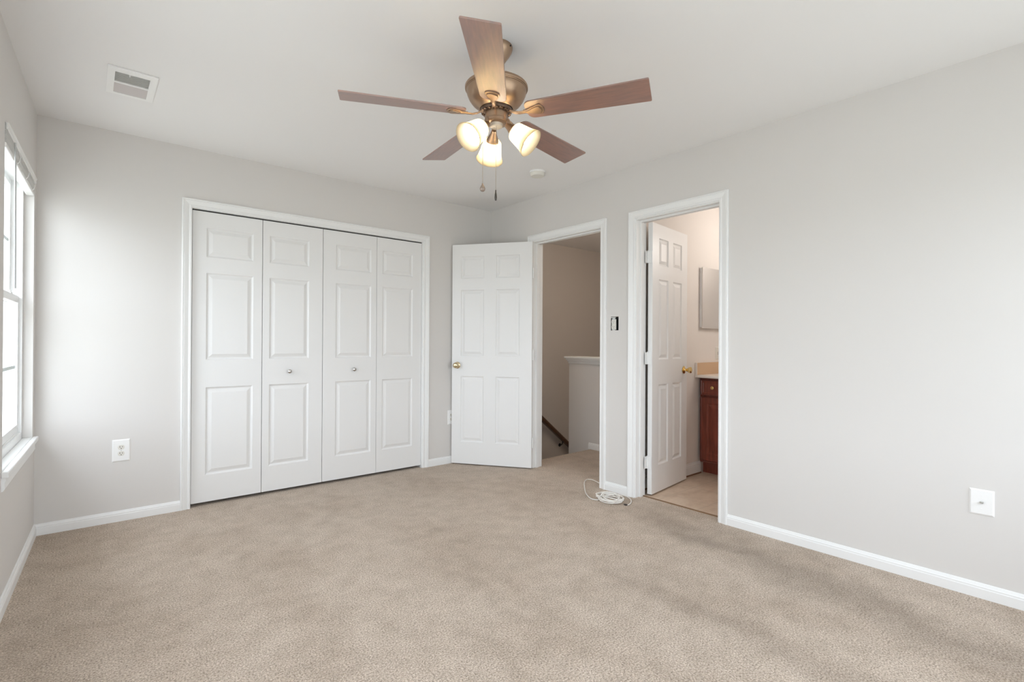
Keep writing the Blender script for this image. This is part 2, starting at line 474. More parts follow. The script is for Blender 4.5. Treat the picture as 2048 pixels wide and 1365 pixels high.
MB().prism([Vector((0, 0, z)) - Vector((d, 0, 0)) for d, z in BASEP], (0, -1.46, 0), (0, -.297, 0)).build('half_wall_base', M_TRIM, hw)
tag(hw, 'low grey half wall with white moulded cap beyond the hall door', 'half wall', kind='structure')
st = MB()
for i in range(9):
    st.box((XH + .06 + .25 * i, 3.575, -0.19 * (i + 1) - .25), (XH + .06 + .25 * (i + 1), YST, -0.19 * (i + 1)))
st.box((XH, 3.56, -2.4), (4.124, 3.575, -.03))
tag(st.build('trim_staircase', M_CARPET), 'carpeted stairs going down behind the hall landing', 'stairs', kind='structure')
# rounded carpet nosing on the landing edge
tag(MB().tube([(XH + .0, 3.575, -.030), (4.12, 3.600, -.030)], .030, 16).build('trim_landing_nosing', M_CARPET, smooth=60), 'rounded carpeted edge where the landing drops to the stairs', 'stair nosing', kind='structure')

# bathroom shell
tag(MB().box((XH, BW, -.05), (6.9, BW + .10, H + .02)).build('wall_bathroom', M_BATH), 'cream bathroom wall behind the mirrored cabinet', 'wall', kind='structure')
tag(MB().box((4.66, 0.8, -.05), (4.76, BW, H + .02)).box((XH, 0.8, -.05), (4.66, 0.9, H + .02)).build('wall_bathroom_far', M_BATH), 'cream bathroom wall behind the vanity', 'wall', kind='structure')

# outside: neighbouring house face beyond the window
ob = MB()
for k in range(26):
    z = -3.0 + k * 0.18
    ob.prism([Vector((0, 0, 0)), Vector((0, -.02, 0)), Vector((0, -.006, .18)), Vector((0, 0, .18))], (-4.5, 7.4, z), (-0.62, 7.4, z))
ob.box((-4.5, 7.4, -3.0), (-.62, 9.0, 1.66))
tag(ob.build('wall_neighbour', M_SIDING), 'pale clapboard house wall outside the window', 'house wall', kind='structure')

# ------------------------------------------------------------------ trim
R3 = lambda u, v, d: (XR - d, u, v)
B3 = lambda u, v, d: (u, YB - d, v)
tag(casing(HALL_Y0 - .008, HALL_Y1 + .008, HEAD + .008, R3).build('trim_1', M_TRIM), 'white moulded casing round the hall doorway', 'door casing', kind='structure')
tag(casing(BATH_Y0 - .008, BATH_Y1 + .008, HEAD + .008, R3).build('trim_2', M_TRIM), 'white moulded casing round the bathroom doorway', 'door casing', kind='structure')
tag(casing(CL_X0 - .002, CL_X1 + .006, CL_Z + .004, B3).build('trim_3', M_TRIM), 'white moulded casing round the closet doors', 'door casing', kind='structure')


def jambs(y0, y1, stop_x):
    mb = MB()
    mb.box((XR - .001, y0 - JT, 0), (XH + .001, y0, HEAD)); mb.box((XR - .001, y1, 0), (XH + .001, y1 + JT, HEAD))
    mb.box((XR - .001, y0 - JT, HEAD), (XH + .001, y1 + JT, HEAD + JT))
    a, b = stop_x
    mb.box((a, y0, 0), (b, y0 + .011, HEAD - .011)); mb.box((a, y1 - .011, 0), (b, y1, HEAD - .011)); mb.box((a, y0, HEAD - .011), (b, y1, HEAD))
    return mb


tag(jambs(HALL_Y0, HALL_Y1, (XR + .037, XR + .070)).build('trim_4', M_TRIM, bevel=.0015), 'white jamb boards lining the hall doorway', 'door jamb', kind='structure')
tag(jambs(BATH_Y0, BATH_Y1, (XR + .042, XR + .076)).build('trim_5', M_TRIM, bevel=.0015), 'white jamb boards lining the bathroom doorway', 'door jamb', kind='structure')
jb = MB()
jb.box((CL_X0 - JT, YB - .001, 0), (CL_X0, YB + .116, CL_Z)); jb.box((CL_X1, YB - .001, 0), (CL_X1 + JT, YB + .116, CL_Z)); jb.box((CL_X0 - JT, YB - .001, CL_Z), (CL_X1 + JT, YB + .116, CL_Z + JT))
tag(jb.build('trim_6', M_TRIM), 'white jamb boards lining the closet opening', 'door jamb', kind='structure')
tr = MB().prism([Vector((-.009, 0, 0)), Vector((.009, 0, 0)), Vector((.005, 0, .006)), Vector((-.005, 0, .006))], (XR + .085, BATH_Y0, -.001), (XR + .085, BATH_Y1, -.001))
tag(tr.build('trim_7', mat('brown_transition_strip', (.20, .11, .05), .4)), 'thin brown strip between carpet and bathroom tile', 'threshold', kind='structure')

nL = Vector((math.cos(DL), -math.sin(DL), 0))
tag(baseboard(LW(smin + .1, 0, 0), LW(-.0005, 0, 0), nL).build('baseboard_left', M_TRIM), 'white baseboard under the window', 'baseboard', kind='structure')
bb = baseboard((XL0, YB, 0), (CL_X0 - .059, YB, 0), (0, -1, 0)); b2 = baseboard((CL_X1 + .063, YB, 0), (XR, YB, 0), (0, -1, 0))
i = len(bb.v); bb.v += b2.v; bb.f += [tuple(k + i for k in q) for q in b2.f]
tag(bb.build('baseboard_back', M_TRIM), 'white baseboard either side of the closet', 'baseboard', kind='structure')
bb = baseboard((XR, YREAR, 0), (XR, BATH_Y0 - .065, 0), (-1, 0, 0))
for y0, y1 in ((BATH_Y1 + .065, HALL_Y0 - .065), (HALL_Y1 + .065, YB)):
    b2 = baseboard((XR, y0, 0), (XR, y1, 0), (-1, 0, 0)); i = len(bb.v); bb.v += b2.v; bb.f += [tuple(k + i for k in q) for q in b2.f]
tag(bb.build('baseboard_right', M_TRIM), 'white baseboard along the long right wall', 'baseboard', kind='structure')
bb = MB().prism([Vector((0, -d * 1.0, z * 1.45)) for d, z in BASEP], (XH, BW, .012), (4.12, BW, .012))
bo = bb.build('baseboard_bathroom', M_TRIM); tag(bo, 'white baseboard ending at the bathroom vanity', 'baseboard', kind='structure')
sh = MB().box((XH, BW - .016, 0.001), (4.12, BW, .014)).build('shoe_strip', mat('brown_caulk_strip', (.22, .12, .07), .6), bo)

# ------------------------------------------------------------------ windows in the left wall
def make_window(n, s0, s1, label, LW=LW):
    root = empty('window_%d' % n, LW((s0 + s1) / 2, 0, WIN_Z0))
    inv = root.matrix_basis.inverted()
    z0, z1 = WIN_Z0, WIN_Z1
    def add(name, boxes, m, parent=None, bevel=.0015):
        mb = MB()
        for (a, b, c, d, e, f) in boxes: mb.box((a, c, e), (b, d, f))
        mb.xf(lambda p: LW(p.x, p.y, p.z) - root.location)
        return mb.build(name, m, parent or root, bevel=bevel)
    fw_ = .032
    # main frame: s range, n range, z range
    add('window_frame', [(s0, s0 + fw_, -.135, -.042, z0, z1), (s1 - fw_, s1, -.135, -.042, z0, z1), (s0, s1, -.135, -.042, z1 - .035, z1), (s0, s1, -.135, -.042, z0, z0 + .045),
                         (s0 + fw_, s1 - fw_, -.060, -.052, z0 + .045, z0 + .052)], M_VINYL)
    a, b = s0 + fw_, s1 - fw_
    def sash(name, zz0, zz1, n0, n1, rb, rtop, mz):
        st = .034
        o = add(name, [(a, a + st, n0, n1, zz0, zz1), (b - st, b, n0, n1, zz0, zz1), (a + st, b - st, n0, n1, zz0, zz0 + rb), (a + st, b - st, n0, n1, zz1 - rtop, zz1)], M_VINYL)
        nm = (n0 + n1) / 2
        c = (a + b) / 2
        add('grille', [(a + st, b - st, nm - .004, nm + .004, mz - .009, mz + .009), (c - .009, c + .009, nm - .004, nm + .004, zz0 + rb, zz1 - rtop)], M_VINYL, o, 0)
        add('pane', [(a + st, b - st, nm + .006, nm + .0085, zz0 + rb, zz1 - rtop)], M_GLASS, o, 0)
        return o
    sash('upper_sash', 1.335, z1 - .035, -.118, -.090, .034, .030, 1.68)
    lo = sash('lower_sash', z0 + .052, 1.372, -.086, -.056, .042, .036, .985)
    for sx in (a + .25 * (b - a), a + .75 * (b - a)):
        l = add('sash_lock', [(sx - .03, sx + .03, -.084, -.058, 1.372, 1.382), (sx - .012, sx + .022, -.080, -.062, 1.382, 1.392)], M_VINYL, lo, .002)
    # stool with horns, and apron
    sill = MB()
    sill.box((s0 + .001, -.042, .560), (s1 - .001, .0, .585)); sill.box((s0 - .028, 0, .560), (s1 + .026, .024, .585))
    sill.xf(lambda p: LW(p.x, p.y, p.z) - root.location); sill.build('window_sill', M_TRIM, root, bevel=.005, seg=3)
    ap = MB().prism([Vector((0, y, z)) for y, z in ((0, .560), (.014, .560), (.014, .548), (.010, .540), (.011, .515), (.006, .505), (0, .503))], (s0 - .018, 0, 0), (s1 + .016, 0, 0))
    ap.xf(lambda p: LW(p.x, p.y, p.z) - root.location); ap.build('window_apron', M_TRIM, root)
    tag(root, label, 'window', kind='structure')
    return root


make_window(1, *WINS[0], 'white double-hung window with deep sill at the left edge')
make_window(2, *WINS[1], 'unseen white double-hung window added for light further along the left wall')
make_window(3, *WINS[2], 'unseen white double-hung window added for light beside the camera')
for k_, (a_, b_) in enumerate(ADDED_RWINS):
    make_window(4 + k_, a_, b_, 'unseen white double-hung window added for light in the wall behind the camera, ' + ('nearest the left corner', 'in the middle', 'nearest the right corner')[k_], LW=RWALL)

# venetian blind, drawn up
s0, s1 = WINS[0]
bl = empty('window_blind', LW((s0 + s1) / 2, 0, WIN_Z1))
def badd(mb, name, m, parent=None, **kw):
    mb.xf(lambda p: LW(p.x, p.y, p.z) - bl.location); return mb.build(name, m, parent or bl, **kw)
badd(MB().box((s0 + .012, -.036, 2.013), (s1 - .012, .002, 2.044)), 'headrail', M_PLAST, bevel=.002)
badd(MB().prism([Vector((0, y, z)) for y, z in ((.003, 2.016), (.007, 2.016), (.009, 2.020), (.009, 2.036), (.012, 2.040), (.012, 2.044), (.003, 2.044))], (s0 + .006, 0, 0), (s1 - .006, 0, 0)), 'valance', M_PLAST)
sl = MB()
for k in range(19):
    z = 1.966 + k * .0029; dn = random.uniform(-.0025, .0025); tl = random.uniform(-.0012, .0012)
    sl.prism([Vector((0, -.034 + dn, z)), Vector((0, -.016 + dn, z + .0012)), Vector((0, .002 + dn, z + tl)), Vector((0, .002 + dn, z + tl + .001)), Vector((0, -.016 + dn, z + .0022)), Vector((0, -.034 + dn, z + .001))],
             (s0 + .016 + random.uniform(0, .006), 0, 0), (s1 - .016 - random.uniform(0, .006), 0, 0))
badd(sl, 'slat_stack', M_PLAST)
badd(MB().box((s0 + .016, -.033, 1.944), (s1 - .014, .003, 1.964)), 'bottom_rail', M_PLAST, bevel=.004)
wz = s_of(3.11)
badd(MB().tube([(wz, .016, 2.0), (wz, .017, 1.95), (wz + .004, .019, 1.36)], .0034, 8), 'tilt_wand', mat('grey_wand_plastic', (.52, .53, .53), .3), smooth=50)
for cs in (s0 + .30, s0 + .58, s1 - .13):
    badd(MB().tube([(cs, .010, 2.004), (cs + .004, .016, 1.985), (cs - .006, .013, 1.962), (cs, .005, 1.950)], .0013, 6), 'ladder_cord', M_PLAST)
tag(bl, 'white venetian blind pulled up at the top of the window', 'blind')

# ------------------------------------------------------------------ doors
ZS = [(.206, .814), (1.003, 1.612), (1.716, 1.922)]
def knob_prof(kind):
    if kind == 'round':
        return [(.030, 0), (.031, .002), (.031, .005), (.024, .008), (.014, .011), (.011, .018), (.011, .026), (.017, .031), (.024, .038), (.0265, .046), (.025, .054), (.019, .060), (.010, .062), (.0001, .0625)]
    return [(.030, 0), (.031, .002), (.031, .005), (.022, .009), (.013, .012), (.0105, .020), (.0115, .028), (.017, .036), (.023, .046), (.0255, .056), (.0245, .062), (.018, .0655), (.0001, .066)]


def hinge(parent, x, y, z, m, nm='hinge', leafdir=(1, 0)):
    mb = MB()
    for k in range(5):
        mb.lathe([(.0062, k * .0178 + .0006), (.0062, (k + 1) * .0178 - .0006)], 12, (x, y, z))
    mb.lathe([(.0001, .0895), (.0045, .0895), (.0035, .094), (.0001, .096)], 12, (x, y, z))
    mb.box((x, y + .001, z), (x + .030 * leafdir[0], y + .030 * leafdir[1] + .003, z + .089))
    return mb.build(nm, m, parent, smooth=40)


# bedroom door, swung wide open in front of the closet wall corner
dx, dy = -.44, .617; Lh = math.hypot(dx, dy); ang = math.atan2(dy, dx)
HX, HY = XR - .026, HALL_Y1 - .006
door1 = empty('door_1', (3.047, 3.362, 0.010), ang)
# local x along leaf from hinge, local y: +y is clockwise-left of x; visible face looks to the camera
lf = panel_door(MB(), .762, 2.030, .035, [(.115, .338), (.452, .675)], [(a - .004, b - .004) for a, b in ZS])
lf.xf(lambda p: Vector((p.x, -p.y, p.z)))
lf.xf(lambda p: p + Vector((0, .035, 0)))
# leaf local y 0..0.035 ; face toward the room camera at y = +? decided by transform below
lf.xf(lambda p: Vector((p.x, p.y - .035, p.z)))
lf.build('door_leaf', M_DOOR, door1)
K = MB().lathe(knob_prof('round'), 28, (.708, 0, .910), (0, 1, 0)); K.build('door_knob', M_BRASS2, door1, smooth=50)
K = MB().lathe(knob_prof('round'), 28, (.708, -.035, .910), (0, -1, 0)); K.build('door_knob', M_BRASS2, door1, smooth=50)
MB().box((.7615, -.029, .88), (.763, -.006, .94)).build('latch_plate', M_BRASS2, door1)
for z in (.18, .965, 1.70):
    hinge(door1, -.010, -.004, z, M_TRIM, leafdir=(0, -1))
tag(door1, 'white six-panel bedroom door swung open beside the closet', 'door', kind='structure')

# bathroom door, opening away from the bedroom
a2 = math.atan2(.077, .58)
door2 = empty('door_2', (XH + .006, BATH_Y1 - .014, 0.012), a2)
lf = panel_door(MB(), .610, 2.022, .035, [(.105, .265), (.345, .505)], [(a - .004, b - .004) for a, b in ZS])
lf.xf(lambda p: Vector((p.x, p.y - .037, p.z)))
lf.build('door_leaf', M_DOOR, door2)
MB().lathe(knob_prof('tulip'), 28, (.548, -.037, .905), (0, -1, 0)).build('door_knob', M_BRASS, door2, smooth=50)
MB().lathe(knob_prof('tulip'), 28, (.548, -.002, .905), (0, 1, 0)).build('door_knob', M_BRASS, door2, smooth=50)
for z in (.19, .965, 1.72):
    hinge(door2, -.007, -.004, z, M_TRIM, leafdir=(0, -1))
    MB().box((-.0035, -.036, z), (-.0005, -.008, z + .089)).box((-.034, .0015, z), (-.004, .0045, z + .089)).build('hinge_plate', M_TRIM, door2)
tag(door2, 'white six-panel bathroom door standing open with brass knob', 'door', kind='structure')

# closet bifold doors: four narrow leaves
YD = YB + .020
LEAF = [(.541, .980, [(.624, .921)]), (.984, 1.422, [(1.031, 1.317)]), (1.426, 1.877, [(1.527, 1.828)]), (1.880, 2.307, [(1.930, 2.220)])]
ZC = [(.207, .812), (1.003, 1.604), (1.714, 1.915)]
def bifold(n, leaves, knob_leaf, kx, label):
    root = empty('door_%d' % n, (leaves[0][0], YD, 0.022))
    for i, (x0, x1, ps) in enumerate(leaves):
        tilt = .0035 * (1 if i == 0 else -1)
        w = x1 - x0
        mb = panel_door(MB(), w, 2.003, .030, [(a - x0, b - x0) for a, b in ps], [(a - .022, b - .022) for a, b in ZC])
        o = mb.build('door_leaf', M_DOOR, root)
        o.location = (x0 - leaves[0][0], 0, 0)
        if i == knob_leaf:
            MB().lathe([(.008, 0), (.0085, .002), (.006, .005), (.0055, .012), (.010, .016), (.0145, .021), (.0155, .025), (.0145, .029), (.010, .0315), (.0001, .032)], 24, (kx - x0, 0, .884), (0, -1, 0)).build('closet_knob', M_NICKEL, o, smooth=50)
    tag(root, label, 'closet door', 'pairs of folding closet doors', 'structure')
    return root


bifold(3, LEAF[:2], 1, 1.171, 'left pair of white folding closet doors, nearer the window')
bifold(4, LEAF[2:], 0, 1.678, 'right pair of white folding closet doors, nearer the corner')
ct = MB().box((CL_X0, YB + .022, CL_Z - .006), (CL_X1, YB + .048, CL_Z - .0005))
tag(ct.build('trim_8', mat('gap_shade_track', (.05, .05, .05), .5, .6)), 'thin metal track above the closet doors', 'door track', kind='structure')  # track coloured near-black to stand in for the shaded gap above the doors

# ------------------------------------------------------------------ ceiling fan
AX, AY = 1.379, 1.764
fan = empty('ceiling_fan', (AX, AY, H))
def fadd(mb, name, m, parent=None, sm=40, **kw): return mb.build(name, m, parent or fan, smooth=sm, **kw)
Z = lambda z: z - H
fadd(MB().lathe([(.0001, Z(2.3500)), (.020, Z(2.350)), (.024, Z(2.352)), (.030, Z(2.362)), (.042, Z(2.382)), (.058, Z(2.404)), (.068, Z(2.422)), (.070, Z(2.432)), (.070, 0)], 44), 'canopy', M_BRONZE)
for k in range(4):
    t = k * PI / 2 + .35
    fadd(MB().lathe([(.0035, 0), (.0035, .003), (.0001, .004)], 10, (.0695 * math.cos(t), .0695 * math.sin(t), Z(2.428)), (math.cos(t), math.sin(t), 0)), 'canopy_screw', M_BLACK)
fadd(MB().lathe([(.0125, Z(2.29)), (.0125, Z(2.36))], 20), 'downrod', M_BRONZE)
fadd(MB().lathe([(.0001, Z(2.168)), (.070, Z(2.168)), (.073, Z(2.164)), (.077, Z(2.166)), (.080, Z(2.171)), (.092, Z(2.178)), (.108, Z(2.192)), (.121, Z(2.210)), (.130, Z(2.231)), (.1325, Z(2.243)),
                 (.1325, Z(2.246)), (.1345, Z(2.2465)), (.1355, Z(2.250)), (.1345, Z(2.2505)), (.138, Z(2.251)), (.139, Z(2.253)), (.139, Z(2.262)), (.137, Z(2.265)), (.120, Z(2.276)), (.090, Z(2.287)), (.050, Z(2.296)), (.024, Z(2.300)), (.022, Z(2.318)), (.0001, Z(2.318))], 64), 'motor_housing', M_BRONZE, sm=35)
# flywheel with cast openwork under the motor
fl = MB().lathe([(.046, Z(2.150)), (.068, Z(2.152)), (.070, Z(2.158)), (.070, Z(2.169)), (.046, Z(2.169))], 48)
for k in range(20):
    t = 2 * PI * k / 20; fl.lathe([(.0065, -.006), (.0085, .0), (.0065, .006)], 8, (.060 * math.cos(t), .060 * math.sin(t), Z(2.152)), (math.cos(t), math.sin(t), .4))
fadd(fl, 'flywheel', mat('dark_cast_metal', (.14, .095, .07), .35, .9))
fadd(MB().lathe([(.0001, Z(2.163)), (.0505, Z(2.163)), (.0505, Z(2.118)), (.0525, Z(2.116)), (.0525, Z(2.104)), (.050, Z(2.102)), (.030, Z(2.100)), (.0001, Z(2.100))], 44), 'switch_housing', M_BRONZE)
fadd(MB().lathe([(.0001, Z(2.084)), (.022, Z(2.084)), (.027, Z(2.087)), (.029, Z(2.101)), (.0001, Z(2.101))], 36), 'end_cap', mat('cream_cap', (.62, .55, .46), .35))

PH = math.radians(11.4); PITCH = math.radians(-11.2); BR = .661; BWID = .137
def blade_mesh():
    # paddle outline in local x (radial), y (width); rounded root corners, slightly tapered
    out = []
    r0, r1 = .140, BR
    wr, wtip = .056, BWID / 2
    def arc(cx, cy, r, a0, a1, n=6): return [(cx + r * math.cos(a0 + (a1 - a0) * i / n), cy + r * math.sin(a0 + (a1 - a0) * i / n)) for i in range(n + 1)]
    rr = .030
    out += arc(r0 + rr, -wr + rr, rr, PI * 1.5, PI, 6)[::1]
    out = arc(r0 + rr, wr - rr, rr, PI, PI / 2) + arc(r1 - .006, wtip - .006, .006, PI / 2, 0) + arc(r1 - .006, -wtip + .006, .006, 0, -PI / 2) + arc(r0 + rr, -wr + rr, rr, -PI / 2, -PI)
    return MB().prism([Vector((x, y, -.0032)) for x, y in out], (0, 0, 0), (0, 0, .0064))


def iron_mesh():
    mb = MB()
    # spade plate below the blade with two raised ridges
    def spade(sc, z0, z1):
        pts = [(.128, -.010), (.150, -.012), (.168, -.021), (.196, -.031), (.209, -.030), (.218, -.016), (.221, 0)]
        c = .178
        ring = [(c + (x - c) * sc, y * sc) for x, y in pts]; ring = ring + [(x, -y) for x, y in ring[-2::-1]]
        mb.prism([Vector((x, y, z0)) for x, y in ring], (0, 0, 0), (0, 0, z1 - z0))
    spade(1.0, -.0080, -.0030); spade(.76, -.0125, -.0075)
    return mb


BZ = 2.1405
for k in range(5):
    a = PH + k * 2 * PI / 5
    mloc = Matrix.Translation((0, 0, Z(BZ))) @ Matrix.Rotation(a, 4, 'Z') @ Matrix.Rotation(PITCH, 4, 'X')
    if k == 0:
        bladeo = blade_mesh().build('fan_blade', M_BLADE, fan, bevel=.001); irono = iron_mesh().build('blade_iron', M_BRONZE, fan, smooth=30, bevel=.0012)
        am = MB(); ap_ = [(.050, .016, .011, .008), (.066, .013, .011, .008), (.086, .001, .010, .007), (.108, -.0055, .010, .006), (.135, -.0060, .0105, .005), (.165, -.0065, .013, .004)]
        for q in range(len(ap_) - 1):
            (xa, za, wa, ta), (xb, zb, wb_, tb) = ap_[q], ap_[q + 1]
            A = [Vector((xa, -wa, za)), Vector((xa, wa, za)), Vector((xa, wa * .7, za - ta)), Vector((xa, -wa * .7, za - ta))]
            B_ = [Vector((xb, -wb_, zb)), Vector((xb, wb_, zb)), Vector((xb, wb_ * .7, zb - tb)), Vector((xb, -wb_ * .7, zb - tb))]
            for k4 in range(4): am.quad(A[k4], A[(k4 + 1) % 4], B_[(k4 + 1) % 4], B_[k4])
            if q == 0: am.quad(*A)
            if q == len(ap_) - 2: am.quad(*B_)
        armo = am.build('blade_arm', M_BRONZE, irono, smooth=35, bevel=.0015)
        b_, i_ = bladeo, irono
    else:
        b_ = bladeo.copy(); COL.objects.link(b_); b_.parent = fan
        i_ = irono.copy(); COL.objects.link(i_); i_.parent = fan
        c_ = armo.copy(); COL.objects.link(c_); c_.parent = i_
    b_.matrix_basis = mloc; i_.matrix_basis = mloc

# light kit: three tilted bell shades
R0, Z0, R1, Z1, AZ = .0862, 2.0577, .158, 1.9979, math.radians(63.57)
SH = [(.0385, 0), (.0415, .004), (.0435, .010), (.0465, .028), (.0500, .048), (.0540, .066), (.0585, .080), (.0620, .088), (.0640, .092)]
SH = [(r * .97, h * 1.02) for r, h in SH]
for k in range(3):
    a = AZ + k * 2 * PI / 3; d = Vector((math.cos(a), math.sin(a), 0))
    n0 = d * R0 + Vector((0, 0, Z(Z0))); n1 = d * R1 + Vector((0, 0, Z(Z1))); ax = (n1 - n0).normalized()
    sock = MB().lathe([(.011, -.050), (.013, -.044), (.015, -.034), (.021, -.020), (.027, -.006), (.0285, .0), (.0285, .004), (.020, .005)], 28, n0, ax)
    sock.tube([d * .040 + Vector((0, 0, Z(2.110))), d * .054 + Vector((0, 0, Z(2.108))), n0 - ax * .040], .0095, 12)
    so = fadd(sock, 'lamp_socket', M_BRONZE)
    shp = [(r, h) for r, h in SH] + [(.0655 * .97, .094 * 1.02), (.0640 * .97, .0955 * 1.02)] + [(r - .003, h) for r, h in reversed(SH)]
    sh = MB().lathe(shp, 44, n0 - ax * .002, ax, cap=False); sh = fadd(sh, 'lamp_shade', M_SHADE, sm=60)
    bu = MB().lathe([(.0001, .0), (.012, .001), (.0125, .014), (.018, .024), (.0255, .038), (.028, .050), (.0255, .062), (.017, .073), (.007, .0775), (.0001, .078)], 24, n0 - ax * .004, ax)
    fadd(bu, 'light_bulb', M_BULB, so)


def chain(px, py, z0, z1, nm):
    mb = MB(); n = int((z0 - z1) / .0052)
    for i in range(n):
        z = z0 - (z0 - z1) * i / n
        mb.lathe([(.0001, 0), (.0016, .0008), (.0018, .0018), (.0016, .0028), (.0001, .0036)], 6, (px, py, Z(z) - .004))
    mb.tube([(px, py, Z(z0)), (px, py, Z(z1))], .0006, 5)
    return fadd(mb, nm, M_CHAIN, sm=60)


rt2 = Vector((math.cos(yaw), -math.sin(yaw), 0)); fw2 = Vector((math.sin(yaw), math.cos(yaw), 0))
c1p = rt2 * -.058 + fw2 * -.02; c2p = rt2 * .000 + fw2 * -.02
ch = chain(c1p.x, c1p.y, 2.106, 1.828, 'pull_chain')
fadd(MB().lathe([(.0001, .030), (.003, .028), (.004, .022), (.010, .012), (.0125, .004), (.011, -.003), (.006, -.0075), (.0001, -.0085)], 20, (c1p.x, c1p.y, Z(1.803))), 'chain_pendant', mat('smoked_pendant', (.30, .24, .20), .3, .3), ch)
ch = chain(c2p.x, c2p.y, 2.092, 1.800, 'pull_chain')
fadd(MB().lathe([(.0001, .024), (.0025, .023), (.003, .012), (.0045, .004), (.0055, -.010), (.004, -.022), (.0001, -.024)], 16, (c2p.x, c2p.y, Z(1.779))), 'chain_pendant', mat('dark_pendant', (.08, .07, .06), .3, .5), ch)
tag(fan, 'five-blade walnut and bronze ceiling fan with three lit cream shades', 'ceiling fan')

# ------------------------------------------------------------------ ceiling register and smoke detector
vent = empty('air_vent', (.163, 3.222, H))
x0, x1, y0, y1 = -.099, .099, -.166, .166
ix0, ix1 = -.070, .068; ya0, ya1, yb0, yb1 = -.120, 0.002, .014, .140
fr = MB()
for (a, b, c, d) in ((x0, ix0, y0, y1), (ix1, x1, y0, y1), (ix0, ix1, y0, ya0), (ix0, ix1, ya1, yb0), (ix0, ix1, yb1, y1)):
    fr.box((a, c, -.007), (b, d, -.001))
fr.build('frame', M_PLAST, vent)
MB().box((ix0 - .002, ya0 - .002, -.0008), (ix1 + .002, yb1 + .002, -.0003)).build('duct_opening', mat('shaded_duct', (.70, .70, .69), .8), vent)
def bank(c0, c1, n, tilt):
    mb = MB(); st = (c1 - c0) / n
    for k in range(n):
        yc = c0 + st * (k + .5); h = .0045
        mb.prism([Vector((0, -h * math.cos(tilt), -.004 - h * .6 * math.sin(tilt))), Vector((0, h * math.cos(tilt), -.004 + h * .6 * math.sin(tilt))),
                  Vector((0, h * math.cos(tilt), -.0032 + h * .6 * math.sin(tilt))), Vector((0, -h * math.cos(tilt), -.0032 - h * .6 * math.sin(tilt)))], (ix0, yc, 0), (ix1, yc, 0))
    return mb
bank(ya0, ya1, 11, math.radians(52)).build('louvers', mat('grey_louver', (.72, .72, .70), .5), vent)
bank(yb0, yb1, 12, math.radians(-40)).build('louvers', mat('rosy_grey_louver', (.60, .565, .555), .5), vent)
MB().box((-.016, ya0 + .002, -.016), (-.011, ya0 + .007, -.004)).box((-.018, ya0 - .006, -.010), (.012, ya0 - .003, -.007)).build('damper_lever', M_PLAST, vent)
tag(vent, 'white louvred air register in the ceiling near the window wall', 'air vent')

smk = empty('smoke_detector', (2.625, 2.843, H))
MB().lathe([(.0001, -.0005), (.062, -.0005), (.062, -.010), (.060, -.012), (.0001, -.012)], 48).build('base_plate', M_PLAST, smk, smooth=40)
MB().lathe([(.0001, -.011), (.056, -.011), (.0565, -.014), (.054, -.030), (.049, -.036), (.0001, -.038)], 48).build('cover', M_IVORY, smk, smooth=40)
tag(smk, 'round white smoke detector on the ceiling beyond the fan', 'smoke detector')

# ------------------------------------------------------------------ outlets and plates: local x across, y up, z out of the wall
def frame_mw(o, xax, nrm):
    x = Vector(xax).normalized(); z = Vector(nrm).normalized(); y = z.cross(x)
    m = Matrix((x, y, z)).transposed().to_4x4(); m.translation = Vector(o); return m


def plate_mesh(w, h):
    mb = MB(); b = .006
    a = [(-w / 2, -h / 2), (w / 2, -h / 2), (w / 2, h / 2), (-w / 2, h / 2)]
    r = [[Vector((x, y, 0)) for x, y in a], [Vector((x, y, .002)) for x, y in a], [Vector((x - b * (1 if x > 0 else -1), y - b * (1 if y > 0 else -1), .0055)) for x, y in a]]
    for i in range(2):
        for k in range(4): mb.quad(r[i][k], r[i][(k + 1) % 4], r[i + 1][(k + 1) % 4], r[i + 1][k])
    mb.quad(*r[2]); return mb


def recept_mesh(cy, z):
    pts = []
    for k in range(24):
        t = 2 * PI * k / 24; x, y = .0172 * math.cos(t), .0172 * math.sin(t)
        pts.append(Vector((x, max(-.0142, min(.0142, y)) + cy, z)))
    return MB().prism(pts, (0, 0, 0), (0, 0, .0022))


def outlet(mw, label, w, h, m_face, plate=True):
    root = empty('electrical_outlet', mw=mw)
    if plate: plate_mesh(w, h).build('wall_plate', M_PLAST, root)
    for cy in (.0196, -.0196):
        f_ = recept_mesh(cy, .0048).build('receptacle', m_face, root)
        s_ = MB()
        for sx, hh in ((-.0066, .0085), (.0060, .0068)): s_.box((sx - .0013, cy + .0015 - hh / 2 + .002, .0068), (sx + .0013, cy + .0015 + hh / 2 + .002, .0074))
        s_.lathe([(.0001, 0), (.0026, 0), (.0026, .0005), (.0001, .0005)], 14, (0, cy - .0075, .0069))
        s_.build('slots', M_BLACK, f_)
    MB().lathe([(.003, .0), (.003, .0012), (.0001, .0016)], 14, (0, 0, .0052)).build('screw', M_STEEL, root, smooth=40)
    tag(root, label, 'outlet')
    return root


outlet(frame_mw((.164, YB, .4425), (1, 0, 0), (0, -1, 0)), 'white duplex outlet on the back wall between window and closet', .090, .137, M_IVORY)
outlet(frame_mw((2.622, YB, .430), (1, 0, 0), (0, -1, 0)), 'white outlet half hidden behind the open bedroom door', .082, .134, M_IVORY)
